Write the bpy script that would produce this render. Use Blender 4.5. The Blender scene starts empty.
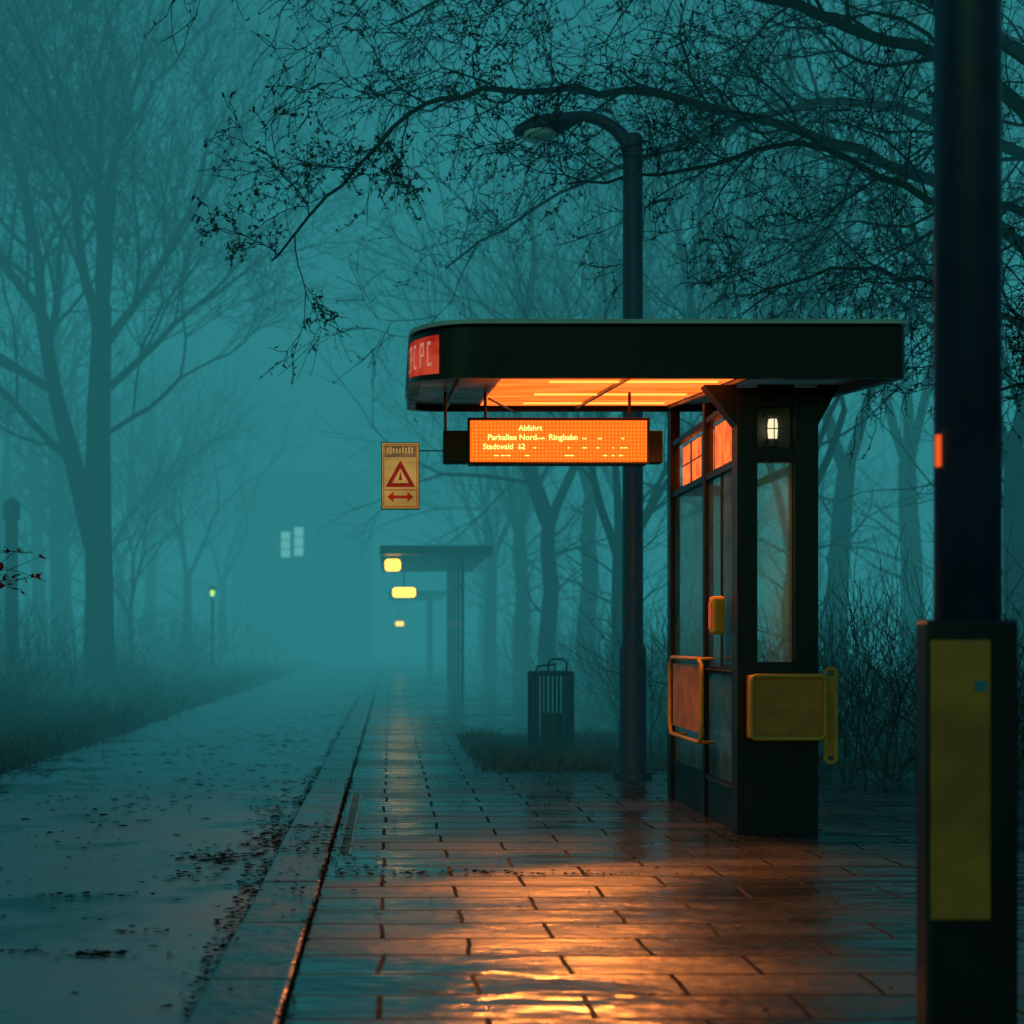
import bpy, math, random
from mathutils import Vector, Matrix, noise
R=random.Random(7)
scene=bpy.context.scene
# ------------------------------------------------------------ materials
def newmat(name):
    m=bpy.data.materials.new(name); m.use_nodes=True
    nt=m.node_tree; nt.nodes.clear()
    out=nt.nodes.new('ShaderNodeOutputMaterial')
    return m,nt,out
def N(nt,t,**kw):
    n=nt.nodes.new(t)
    for k,v in kw.items(): setattr(n,k,v)
    return n
def mat(name,c1,c2=None,rough=0.5,rough2=None,scale=6,bump=0.15,metal=0.0,spec=0.5,bscale=None,detail=4):
    m,nt,out=newmat(name)
    b=N(nt,'ShaderNodeBsdfPrincipled'); L=nt.links
    b.inputs['Metallic'].default_value=metal
    b.inputs['Specular IOR Level'].default_value=spec
    tc=N(nt,'ShaderNodeTexCoord')
    no=N(nt,'ShaderNodeTexNoise'); no.inputs['Scale'].default_value=scale; no.inputs['Detail'].default_value=detail
    L.new(tc.outputs['Object'],no.inputs['Vector'])
    cr=N(nt,'ShaderNodeValToRGB'); cr.color_ramp.elements[0].position=.35; cr.color_ramp.elements[1].position=.65
    c2=c2 or tuple(x*0.6 for x in c1)
    cr.color_ramp.elements[0].color=(*c1,1); cr.color_ramp.elements[1].color=(*c2,1)
    L.new(no.outputs['Fac'],cr.inputs['Fac']); L.new(cr.outputs['Color'],b.inputs['Base Color'])
    mr=N(nt,'ShaderNodeMapRange'); mr.inputs['From Min'].default_value=.3; mr.inputs['From Max'].default_value=.7
    mr.inputs['To Min'].default_value=rough; mr.inputs['To Max'].default_value=rough2 if rough2 is not None else rough*1.4
    L.new(no.outputs['Fac'],mr.inputs['Value']); L.new(mr.outputs['Result'],b.inputs['Roughness'])
    if bump:
        n2=N(nt,'ShaderNodeTexNoise'); n2.inputs['Scale'].default_value=bscale or scale*5; n2.inputs['Detail'].default_value=3
        L.new(tc.outputs['Object'],n2.inputs['Vector'])
        bp=N(nt,'ShaderNodeBump'); bp.inputs['Strength'].default_value=bump; bp.inputs['Distance'].default_value=0.02
        L.new(n2.outputs['Fac'],bp.inputs['Height']); L.new(bp.outputs['Normal'],b.inputs['Normal'])
    L.new(b.outputs[0],out.inputs['Surface'])
    return m
def flat(name,c):
    m,nt,out=newmat(name); b=N(nt,'ShaderNodeBsdfDiffuse'); L=nt.links
    tc=N(nt,'ShaderNodeTexCoord'); no=N(nt,'ShaderNodeTexNoise'); no.inputs['Scale'].default_value=2.5; no.inputs['Detail'].default_value=1
    L.new(tc.outputs['Object'],no.inputs['Vector'])
    cr=N(nt,'ShaderNodeValToRGB'); cr.color_ramp.elements[0].position=.35; cr.color_ramp.elements[1].position=.65
    cr.color_ramp.elements[0].color=(*[x*.6 for x in c],1); cr.color_ramp.elements[1].color=(*[x*1.3 for x in c],1)
    L.new(no.outputs['Fac'],cr.inputs[0]); L.new(cr.outputs[0],b.inputs[0]); L.new(b.outputs[0],out.inputs['Surface']); return m
def emis(name,col,s,dots=None,c2=None,scale=8,sample=False):
    m,nt,out=newmat(name); L=nt.links
    e=N(nt,'ShaderNodeEmission'); e.inputs['Strength'].default_value=s; e.inputs['Color'].default_value=(*col,1)
    if c2:
        tc=N(nt,'ShaderNodeTexCoord'); no=N(nt,'ShaderNodeTexNoise'); no.inputs['Scale'].default_value=scale
        mp=N(nt,'ShaderNodeMapping'); mp.inputs['Scale'].default_value=(0.35,1.6,1)
        L.new(tc.outputs['Object'],mp.inputs['Vector']); L.new(mp.outputs[0],no.inputs['Vector'])
        cr=N(nt,'ShaderNodeValToRGB'); cr.color_ramp.elements[0].position=.38; cr.color_ramp.elements[1].position=.62
        cr.color_ramp.elements[0].color=(*col,1); cr.color_ramp.elements[1].color=(*c2,1)
        L.new(no.outputs['Fac'],cr.inputs[0]); L.new(cr.outputs[0],e.inputs['Color'])
    if dots:
        tc=N(nt,'ShaderNodeTexCoord'); sp=N(nt,'ShaderNodeSeparateXYZ'); L.new(tc.outputs['Object'],sp.inputs[0])
        prev=None
        for ax in ('X','Z'):
            a=N(nt,'ShaderNodeMath',operation='MULTIPLY'); a.inputs[1].default_value=math.pi*dots; L.new(sp.outputs[ax],a.inputs[0])
            b=N(nt,'ShaderNodeMath',operation='SINE'); L.new(a.outputs[0],b.inputs[0])
            c=N(nt,'ShaderNodeMath',operation='ABSOLUTE'); L.new(b.outputs[0],c.inputs[0])
            if prev:
                p=N(nt,'ShaderNodeMath',operation='MULTIPLY'); L.new(prev.outputs[0],p.inputs[0]); L.new(c.outputs[0],p.inputs[1]); prev=p
            else: prev=c
        mr=N(nt,'ShaderNodeMapRange'); mr.inputs['To Min'].default_value=s*0.55; mr.inputs['To Max'].default_value=s*1.25
        L.new(prev.outputs[0],mr.inputs['Value']); L.new(mr.outputs['Result'],e.inputs['Strength'])
    L.new(e.outputs[0],out.inputs['Surface'])
    if not sample: m.cycles.emission_sampling='NONE'
    return m
# ------------------------------------------------------------ mesh helpers
class MB:
    def __init__(s): s.v=[];s.f=[];s.mi=[];s.cur=0
    def add(s,vs,fs):
        o=len(s.v); s.v+= [tuple(v) for v in vs]
        for f in fs: s.f.append(tuple(i+o for i in f)); s.mi.append(s.cur)
    def box(s,x0,x1,y0,y1,z0,z1):
        s.add([(x0,y0,z0),(x1,y0,z0),(x1,y1,z0),(x0,y1,z0),(x0,y0,z1),(x1,y0,z1),(x1,y1,z1),(x0,y1,z1)],
              [(0,3,2,1),(4,5,6,7),(0,1,5,4),(1,2,6,5),(2,3,7,6),(3,0,4,7)])
    def xpane(s,x,y0,y1,z0,z1): s.add([(x,y0,z0),(x,y1,z0),(x,y1,z1),(x,y0,z1)],[(0,1,2,3)])
    def ypane(s,y,x0,x1,z0,z1): s.add([(x0,y,z0),(x1,y,z0),(x1,y,z1),(x0,y,z1)],[(0,1,2,3)])
    def tube(s,pts,rad,n=6,cap=True):
        pts=[Vector(p) for p in pts]
        if not isinstance(rad,(list,tuple)): rad=[rad]*len(pts)
        vs=[];fs=[]
        for i,p in enumerate(pts):
            d=(pts[min(i+1,len(pts)-1)]-pts[max(i-1,0)])
            if d.length<1e-9: d=Vector((0,0,1))
            d.normalize()
            a=Vector((0,1,0)) if abs(d.y)<0.8 else Vector((1,0,0))
            u=d.cross(a).normalized(); w=d.cross(u)
            for k in range(n):
                t=2*math.pi*k/n
                vs.append(p+(u*math.cos(t)+w*math.sin(t))*rad[i])
        for i in range(len(pts)-1):
            for k in range(n):
                a=i*n+k;b=i*n+(k+1)%n
                fs.append((a,a+n,b+n,b))
        if cap and n>3:
            fs.append(tuple(range(n))); fs.append(tuple((len(pts)-1)*n+k for k in reversed(range(n))))
        s.add(vs,fs)
    def obj(s,name,mats,parent=None,smooth=False,bevel=0):
        me=bpy.data.meshes.new(name); me.from_pydata(s.v,[],s.f)
        if not isinstance(mats,(list,tuple)): mats=[mats]
        for m in mats: me.materials.append(m)
        me.polygons.foreach_set('material_index',s.mi)
        if smooth: me.polygons.foreach_set('use_smooth',[True]*len(s.f))
        me.update()
        o=bpy.data.objects.new(name,me); scene.collection.objects.link(o)
        if parent: o.parent=parent
        if bevel:
            b=o.modifiers.new('b','BEVEL'); b.width=bevel; b.segments=2; b.limit_method='ANGLE'
        return o
def empty(name,loc=(0,0,0)):
    e=bpy.data.objects.new(name,None); e.empty_display_size=.2; e.location=loc; scene.collection.objects.link(e); return e
def rrect(cx0,cx1,cz0,cz1,r,n=5):
    out=[]
    for (x,z,a0) in ((cx1-r,cz1-r,0),(cx0+r,cz1-r,90),(cx0+r,cz0+r,180),(cx1-r,cz0+r,270)):
        for i in range(n+1):
            a=math.radians(a0+90*i/n); out.append((x+r*math.cos(a),z+r*math.sin(a)))
    return out
# ------------------------------------------------------------ world / fog
SE=math.radians(3); SR=math.radians(200)
w=bpy.data.worlds.new("World"); scene.world=w; w.use_nodes=True
nt=w.node_tree; bg=nt.nodes['Background']
sky=nt.nodes.new('ShaderNodeTexSky'); sky.sky_type='NISHITA'; sky.sun_disc=False; sky.sun_elevation=SE; sky.sun_rotation=SR
mx=nt.nodes.new('ShaderNodeMix'); mx.data_type='RGBA'; mx.blend_type='MULTIPLY'; mx.inputs[0].default_value=1
nt.links.new(sky.outputs[0],mx.inputs[6]); mx.inputs[7].default_value=(0.12,0.70,0.80,1)
nt.links.new(mx.outputs[2],bg.inputs['Color']); bg.inputs['Strength'].default_value=0.11
sun=bpy.data.lights.new('sun','SUN'); sun.energy=0.06; sun.angle=math.radians(30); sun.color=(0.6,0.9,1.0)
so=bpy.data.objects.new('sun',sun); scene.collection.objects.link(so); so.rotation_euler=(math.radians(50),0,math.radians(20)); so.location=(0,0,30)

FOG=(0.024,0.220,0.240)
def fogbank(name,dims,sig,col):
    m,ntf,of=newmat(name)
    ab=N(ntf,'ShaderNodeVolumeAbsorption'); ab.inputs['Color'].default_value=(0,0,0,1); ab.inputs['Density'].default_value=sig
    em=N(ntf,'ShaderNodeEmission'); em.inputs['Color'].default_value=(*col,1); em.inputs['Strength'].default_value=sig
    ad=N(ntf,'ShaderNodeAddShader'); ntf.links.new(ab.outputs[0],ad.inputs[0]); ntf.links.new(em.outputs[0],ad.inputs[1])
    ntf.links.new(ad.outputs[0],of.inputs['Volume']); m.cycles.emission_sampling='NONE'; m.cycles.homogeneous_volume=True
    b=MB(); b.box(*dims); b.obj('fog',m)
fogbank('fog_bank',(-160,160,10.9,240,-1,28),.031,FOG)

# ------------------------------------------------------------ ground materials
def wet_pavers():
    m,nt,out=newmat('wet_pavers'); L=nt.links
    tc=N(nt,'ShaderNodeTexCoord'); b=N(nt,'ShaderNodeBsdfPrincipled')
    nz=N(nt,'ShaderNodeTexNoise'); nz.inputs['Scale'].default_value=1.6; nz.inputs['Detail'].default_value=3
    L.new(tc.outputs['Object'],nz.inputs['Vector'])
    vm=N(nt,'ShaderNodeVectorMath',operation='MULTIPLY_ADD'); vm.inputs[1].default_value=(0.07,0.07,0)
    L.new(nz.outputs['Color'],vm.inputs[0]); L.new(tc.outputs['Object'],vm.inputs[2])
    br=N(nt,'ShaderNodeTexBrick'); br.inputs['Scale'].default_value=1
    br.inputs['Brick Width'].default_value=0.66; br.inputs['Row Height'].default_value=0.29
    br.inputs['Mortar Size'].default_value=0.010; br.inputs['Mortar Smooth'].default_value=0.3
    br.inputs['Color1'].default_value=(0.022,0.032,0.042,1); br.inputs['Color2'].default_value=(0.06,0.075,0.09,1); br.inputs['Mortar'].default_value=(0.004,0.005,0.006,1)
    L.new(vm.outputs[0],br.inputs['Vector'])
    n1=N(nt,'ShaderNodeTexNoise'); n1.inputs['Scale'].default_value=0.9; n1.inputs['Detail'].default_value=5
    mp=N(nt,'ShaderNodeMapping'); mp.inputs['Scale'].default_value=(0.6,1.3,1); L.new(tc.outputs['Object'],mp.inputs[0]); L.new(mp.outputs[0],n1.inputs['Vector'])
    n2=N(nt,'ShaderNodeTexNoise'); n2.inputs['Scale'].default_value=22; n2.inputs['Detail'].default_value=5; L.new(tc.outputs['Object'],n2.inputs['Vector'])
    mr=N(nt,'ShaderNodeMapRange'); mr.inputs['From Min'].default_value=.42; mr.inputs['From Max'].default_value=.6
    mr.inputs['To Min'].default_value=.15; mr.inputs['To Max'].default_value=.36; L.new(n1.outputs['Fac'],mr.inputs['Value'])
    m2=N(nt,'ShaderNodeMath',operation='MULTIPLY_ADD'); m2.inputs[1].default_value=0.6; m2.inputs[2].default_value=-0.26; L.new(n2.outputs['Fac'],m2.inputs[0])
    m3=N(nt,'ShaderNodeMath',operation='MULTIPLY'); L.new(m2.outputs[0],m3.inputs[0]); L.new(mr.outputs[0],m3.inputs[1])
    ad=N(nt,'ShaderNodeMath',operation='ADD'); L.new(mr.outputs[0],ad.inputs[0]); L.new(m3.outputs[0],ad.inputs[1])
    mo=N(nt,'ShaderNodeMath',operation='MULTIPLY_ADD'); mo.inputs[1].default_value=0.5; L.new(br.outputs['Fac'],mo.inputs[0]); L.new(ad.outputs[0],mo.inputs[2])
    L.new(mo.outputs[0],b.inputs['Roughness'])
    mc=N(nt,'ShaderNodeMix',data_type='RGBA',blend_type='MULTIPLY'); mc.inputs[0].default_value=.7
    L.new(br.outputs['Color'],mc.inputs[6]); L.new(n2.outputs['Color'],mc.inputs[7]); L.new(mc.outputs[2],b.inputs['Base Color'])
    sl=N(nt,'ShaderNodeMapRange'); sl.inputs['To Min'].default_value=1.0; sl.inputs['To Max'].default_value=0.08; L.new(br.outputs['Fac'],sl.inputs['Value']); L.new(sl.outputs[0],b.inputs['Specular IOR Level'])
    h1=N(nt,'ShaderNodeMath',operation='MULTIPLY_ADD'); h1.inputs[1].default_value=-1.4; L.new(br.outputs['Fac'],h1.inputs[0])
    h2=N(nt,'ShaderNodeMath',operation='MULTIPLY'); L.new(n2.outputs['Fac'],h2.inputs[0]); L.new(mr.outputs[0],h2.inputs[1]); L.new(h2.outputs[0],h1.inputs[2])
    bp=N(nt,'ShaderNodeBump'); bp.inputs['Strength'].default_value=.75; bp.inputs['Distance'].default_value=0.008; L.new(h1.outputs[0],bp.inputs['Height'])
    n3=N(nt,'ShaderNodeTexNoise'); n3.inputs['Scale'].default_value=3.0; n3.inputs['Detail'].default_value=3
    mp3=N(nt,'ShaderNodeMapping'); mp3.inputs['Scale'].default_value=(0.8,1.7,1); L.new(tc.outputs['Object'],mp3.inputs[0]); L.new(mp3.outputs[0],n3.inputs['Vector'])
    bp2=N(nt,'ShaderNodeBump'); bp2.inputs['Strength'].default_value=.5; bp2.inputs['Distance'].default_value=0.045; L.new(n3.outputs['Fac'],bp2.inputs['Height']); L.new(bp.outputs[0],bp2.inputs['Normal'])
    L.new(bp2.outputs[0],b.inputs['Normal'])
    b.inputs['IOR'].default_value=1.75
    L.new(b.outputs[0],out.inputs['Surface']); return m
def road_mat():
    m,nt,out=newmat('wet_frosted_asphalt'); L=nt.links
    tc=N(nt,'ShaderNodeTexCoord'); b=N(nt,'ShaderNodeBsdfPrincipled')
    n1=N(nt,'ShaderNodeTexNoise'); n1.inputs['Scale'].default_value=1.1; n1.inputs['Detail'].default_value=8; n1.inputs['Roughness'].default_value=.65
    mp=N(nt,'ShaderNodeMapping'); mp.inputs['Scale'].default_value=(0.8,1.0,1); L.new(tc.outputs['Object'],mp.inputs[0]); L.new(mp.outputs[0],n1.inputs['Vector'])
    cr=N(nt,'ShaderNodeValToRGB'); e=cr.color_ramp.elements; e[0].position=.38; e[0].color=(0.035,0.05,0.06,1); e[1].position=.49; e[1].color=(0.30,0.44,0.50,1)  # frosty pale teal, also painting in the fog and sky the road reflects
    L.new(n1.outputs['Fac'],cr.inputs[0])
    n2=N(nt,'ShaderNodeTexNoise'); n2.inputs['Scale'].default_value=60; n2.inputs['Detail'].default_value=3; L.new(tc.outputs['Object'],n2.inputs['Vector'])
    mc=N(nt,'ShaderNodeMix',data_type='RGBA',blend_type='MULTIPLY'); mc.inputs[0].default_value=.45
    L.new(cr.outputs[0],mc.inputs[6]); L.new(n2.outputs['Color'],mc.inputs[7]); L.new(mc.outputs[2],b.inputs['Base Color'])
    mr=N(nt,'ShaderNodeMapRange'); mr.inputs['From Min'].default_value=.36; mr.inputs['From Max'].default_value=.6
    mr.inputs['To Min'].default_value=.2; mr.inputs['To Max'].default_value=.42; L.new(n1.outputs['Fac'],mr.inputs['Value']); L.new(mr.outputs[0],b.inputs['Roughness'])
    bp=N(nt,'ShaderNodeBump'); bp.inputs['Strength'].default_value=.6; bp.inputs['Distance'].default_value=0.006; L.new(n2.outputs['Fac'],bp.inputs['Height'])
    bp2=N(nt,'ShaderNodeBump'); bp2.inputs['Strength'].default_value=.7; bp2.inputs['Distance'].default_value=0.05; L.new(n1.outputs['Fac'],bp2.inputs['Height']); L.new(bp.outputs[0],bp2.inputs['Normal'])
    L.new(bp2.outputs[0],b.inputs['Normal']); b.inputs['Specular IOR Level'].default_value=1.0; b.inputs['IOR'].default_value=1.7
    L.new(b.outputs[0],out.inputs['Surface']); return m
m_pav=wet_pavers(); m_road=road_mat()
m_earth=flat('dark_earth',(0.022,0.027,0.022))
m_kerb=mat('wet_kerb_stone',(0.05,0.06,0.07),(0.16,0.2,0.22),rough=.18,rough2=.4,scale=5,bump=.7,bscale=16,spec=.9,detail=8)
m_grass=flat('frosted_grass',(0.11,0.12,0.10))
m_shrub=flat('frosted_twigs',(0.05,0.05,0.045))
m_bark=flat('bark',(0.02,0.02,0.018))
m_leaf=flat('dark_leaves',(0.03,0.025,0.017))
m_litter=mat('leaf_litter',(0.006,0.006,0.006),(0.018,0.014,0.010),rough=.7,scale=20,bump=0,spec=.2)
m_red=flat('red_leaves',(0.36,0.02,0.015))
m_dark=mat('dark_painted_steel',(0.012,0.014,0.018),(0.020,0.024,0.030),rough=.28,rough2=.45,scale=5,bump=.05)
m_black=mat('black_steel',(0.004,0.005,0.007),(0.008,0.009,0.012),rough=.35,rough2=.55,scale=4,bump=.04,spec=.35)
m_rooftop=mat('wet_roof_rim',(0.45,0.52,0.55),(0.6,0.68,0.7),rough=.2,rough2=.4,scale=4,bump=.05)  # pale colour paints the reflection line along the roof edge
m_navy=mat('navy_painted_pole',(0.018,0.026,0.07),(0.028,0.040,0.10),rough=.4,rough2=.55,scale=7,bump=.08)
m_yel=mat('weathered_yellow_paint',(0.62,0.34,0.03),(0.42,0.24,0.03),rough=.35,rough2=.55,scale=9,bump=.08)
m_olive=mat('olive_yellow_panel',(0.80,0.24,0.03),(0.45,0.15,0.02),rough=.4,rough2=.6,scale=5,bump=.08)
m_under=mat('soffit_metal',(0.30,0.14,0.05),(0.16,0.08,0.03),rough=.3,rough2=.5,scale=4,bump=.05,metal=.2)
m_disp=emis('led_display',(1.0,0.115,0.008),2.2,dots=42,sample=True)
m_text=emis('led_text',(1.0,0.5,0.12),3.0)
m_diff=emis('amber_diffuser',(1.0,0.11,0.008),1.6,c2=(1.0,0.20,0.03),scale=5,sample=True)
m_tubel=emis('amber_tube',(1.0,0.26,0.04),3.2)
m_hdr=emis('amber_header',(1.0,0.16,0.02),2.0,c2=(0.8,0.07,0.01),scale=7)
m_redsign=emis('red_backlit_sign',(0.50,0.02,0.015),.6,c2=(0.8,0.09,0.04),scale=6)
m_white=emis('pale_lit_letters',(1.0,0.40,0.28),.5)
m_yglow=emis('yellow_display',(1.0,0.42,0.03),7,sample=True)
m_bulb=emis('warm_bulb',(1.0,0.82,0.5),1.1)
m_ledge=emis('small_orange_lamp',(1.0,0.12,0.02),.9)
m_gre=emis('green_yellow_lamp',(0.55,0.8,0.12),2.5)
m_win=emis('distant_window_light',(0.4,1.0,0.95),2.6)
def glass_mat(name,tint,fro=.5):
    m,nt,out=newmat(name); L=nt.links
    tr=N(nt,'ShaderNodeBsdfTransparent'); tr.inputs[0].default_value=(*tint,1)
    gl=N(nt,'ShaderNodeBsdfGlossy'); gl.inputs['Roughness'].default_value=.08
    df=N(nt,'ShaderNodeBsdfDiffuse'); df.inputs[0].default_value=(.3,.5,.52,1)
    tl=N(nt,'ShaderNodeBsdfTranslucent'); tl.inputs[0].default_value=(.85,.95,.95,1)
    a=N(nt,'ShaderNodeMixShader'); a.inputs[0].default_value=.78; L.new(df.outputs[0],a.inputs[1]); L.new(tl.outputs[0],a.inputs[2])
    tc=N(nt,'ShaderNodeTexCoord'); no=N(nt,'ShaderNodeTexNoise'); no.inputs['Scale'].default_value=5; no.inputs['Detail'].default_value=8; L.new(tc.outputs['Object'],no.inputs['Vector'])
    mr=N(nt,'ShaderNodeMapRange'); mr.inputs['From Min'].default_value=.3; mr.inputs['From Max'].default_value=.7; mr.inputs['To Min'].default_value=fro*.5; mr.inputs['To Max'].default_value=min(1,fro*1.4); L.new(no.outputs['Fac'],mr.inputs['Value'])
    c=N(nt,'ShaderNodeMixShader'); L.new(mr.outputs[0],c.inputs[0]); L.new(tr.outputs[0],c.inputs[1]); L.new(a.outputs[0],c.inputs[2])
    d=N(nt,'ShaderNodeMixShader'); d.inputs[0].default_value=.12; L.new(c.outputs[0],d.inputs[1]); L.new(gl.outputs[0],d.inputs[2])
    L.new(d.outputs[0],out.inputs['Surface']); return m
m_glass=glass_mat('misted_glass',(.92,.98,.98),.38)
m_glassf=glass_mat('frosted_glass',(.8,.9,.9),.75)
m_clear=glass_mat('clear_glass',(.92,.97,.97),.06)

# ------------------------------------------------------------ ground
def sheet(name,rects,z,m):
    b=MB()
    for (x0,x1,y0,y1) in rects: b.add([(x0,y0,z),(x1,y0,z),(x1,y1,z),(x0,y1,z)],[(0,1,2,3)])
    return b.obj(name,m)
def terrain():
    b=MB(); xs=[-600,-200,-80,-40,-20,-12,-8,-6,-5,-4.2,-3.6,-3.4,0,2.6,3,4.6,5.4,6.5,8,12,20,40,80,200,600]
    ys=[-100,-20,0]+[4*i for i in range(1,30)]+[150,250,900]
    for y in ys:
        for x in xs:
            z=-0.075
            dd=max(0,-3.5-x, x-5)
            if dd>0: z+= min(dd,4)*0.06+ (0.10*noise.noise(Vector((x*.4,y*.3,0))) if dd<60 else 0)
            b.v.append((x,y,z))
    nx=len(xs)
    for j in range(len(ys)-1):
        for i in range(nx-1):
            a=j*nx+i; b.f.append((a,a+1,a+nx+1,a+nx)); b.mi.append(0)
    return b.obj('ground',m_earth,smooth=True)
terrain()
sheet('road',[(-3.5,-0.62,-8,160)],-0.06,m_road)
b=MB()
y=-4
while y<60:
    L_=0.98; dx=R.uniform(-.006,.006); b.box(-0.615+dx,-0.335+dx,y,y+L_-0.018,-0.2,0.003+R.uniform(-.004,.004)); y+=L_
b.box(-0.615,-0.335,60,160,-0.2,0.004)
b.obj('kerb',m_kerb,bevel=.014)
sheet('pavement',[(-0.318,5.0,-8,12.6),(-0.318,0.9,12.6,17.2),(-0.318,3.0,17.2,160)],0.0,m_pav)
b=MB(); b.box(-0.222,-0.208,7.6,10.6,0.001,0.006); b.box(-0.283,-0.272,7.6,10.6,0.001,0.006)
for i in range(75): b.box(-0.27,-0.225,7.62+i*.04,7.632+i*.04,0.001,0.004)
b.obj('drain_channel',m_kerb)

def blades(name,regions,m,thick=.006):
    b=MB()
    for (x0,x1,y0,y1,n,h0,h1) in regions:
        for _ in range(n):
            x=R.uniform(x0,x1); y=R.uniform(y0,y1)
            cl=noise.noise(Vector((x*.8,y*.5,3)))
            if cl<-0.25 and R.random()<.7: continue
            dd=max(0,-3.5-x,x-5); z=-0.08+min(dd,4)*0.06
            h=R.uniform(h0,h1)*(1+.9*cl); a=R.uniform(0,6.28); lean=R.uniform(0,.8)*h
            t=thick*R.uniform(.6,1.5); dx,dy=math.cos(a),math.sin(a); px,py=-dy*t,dx*t
            b.add([(x-px,y-py,z),(x+px,y+py,z),(x+dx*lean*.4+px*.7,y+dy*lean*.4+py*.7,z+h*.6),(x+dx*lean,y+dy*lean,z+h)],[(0,1,2),(0,2,3)])
    return b.obj(name,m)
blades('grass',[(-6.5,-3.38,8,22,8000,.08,.34),(-10,-3.38,18,48,9000,.1,.42),(0.95,5,12.7,17.1,8000,.08,.22),(0.80,1.2,12.4,17.3,900,.06,.16),(1,3,12.45,12.8,700,.06,.16),(3.05,9,17,40,3500,.1,.4),(5.0,9,7,17,3500,.1,.4)],m_grass,.007)
b=MB()
pts=[(0.95,12.75),(1.5,12.62),(2.4,12.68),(5.0,12.65),(5.0,17.15),(2.8,17.22),(1.2,17.05),(0.88,16.2),(.97,14.8),(.86,13.6)]
b.add([(x,y,.004) for x,y in pts],[tuple(range(len(pts)))])
b.obj('planting_bed',m_earth)

# litter
b=MB()
def flake(x,y,z,s):
    n=6; a0=R.uniform(0,6.28); st=R.uniform(.35,.8)
    vs=[(x,y,z+.006*R.random())]
    for k in range(n):
        a=a0+k*6.283/n; r=s*R.uniform(.4,1); c,q=math.cos(a)*r,math.sin(a)*r*st
        vs.append((x+c,y+q,z+R.uniform(.001,.010)))
    b.add(vs,[(0,1+k,1+(k+1)%n) for k in range(n)])
def clump(x,y,z,rx,ry,n,s):
    for _ in range(n): flake(x+R.gauss(0,rx),y+R.gauss(0,ry),z,R.uniform(.4,1)*s)
zr=-0.056; zp=.004
for (x,y,rx,ry,n,s) in ((-1.12,5.45,.07,.03,44,.035),(-1.42,5.5,.05,.02,14,.03),(-1.45,5.05,.03,.02,10,.03),(-1.05,7.2,.1,.08,16,.04),(-.95,7.9,.12,.25,80,.05),(-.75,8.6,.06,.4,80,.045),(-.8,10,.1,.7,70,.05),(-.70,7.0,.04,.4,46,.04),(-2.4,7.5,.2,.1,20,.05),(-2.9,8.2,.25,.1,34,.055),(-1.9,6.2,.1,.1,10,.03),(-2.0,10,.3,.5,30,.06),(-1.4,6.7,.12,.04,16,.04),(-1.0,5.9,.05,.04,10,.04),(-.7,6,.03,.5,34,.03),(-.68,5,.02,.4,26,.025),(-1.3,12,.5,1.0,60,.06),(-2.2,15,.5,1.2,50,.08),(-1.2,18,.4,2,60,.08),(-1.0,24,.3,3,60,.10),(-3.2,12,.15,3,70,.07)):
    clump(x,y,zr,rx,ry,n,s)
for _ in range(420): flake(R.uniform(-3.4,-.7),4.3+20*R.random()**1.4,zr,R.uniform(.008,.035))
for _ in range(260): flake(R.uniform(-.6,4.5),R.uniform(4.2,20),zp,R.uniform(.006,.02))
for xs_,wd,z in ((-.64,.03,zr),(-.326,.008,.001)):
    y=3.6
    while y<30:
        k=noise.noise(Vector((xs_*9,y*1.1,0)))
        for _ in range(2 if k<0 else 5): flake(xs_+R.gauss(0,wd*(1+.8*k)),y+R.uniform(0,.06),z,R.uniform(.010,.026)*(1+.4*k)*(1 if wd>.02 else .6))
        y+=.06
clump(-.42,8.2,.006,.10,.5,80,.035); clump(-.45,6.6,.006,.08,.3,30,.02); clump(-.2,7.2,zp,.12,.4,40,.025); clump(.3,7.0,zp,.35,.05,70,.03); clump(.9,6.95,zp,.25,.03,24,.02); clump(1.4,10.5,zp,.5,.5,36,.02); clump(2.0,8.3,zp,.12,.25,50,.02); clump(1.2,11.9,zp,.6,.4,40,.025)
b.obj('fallen_leaves',m_litter)

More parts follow.
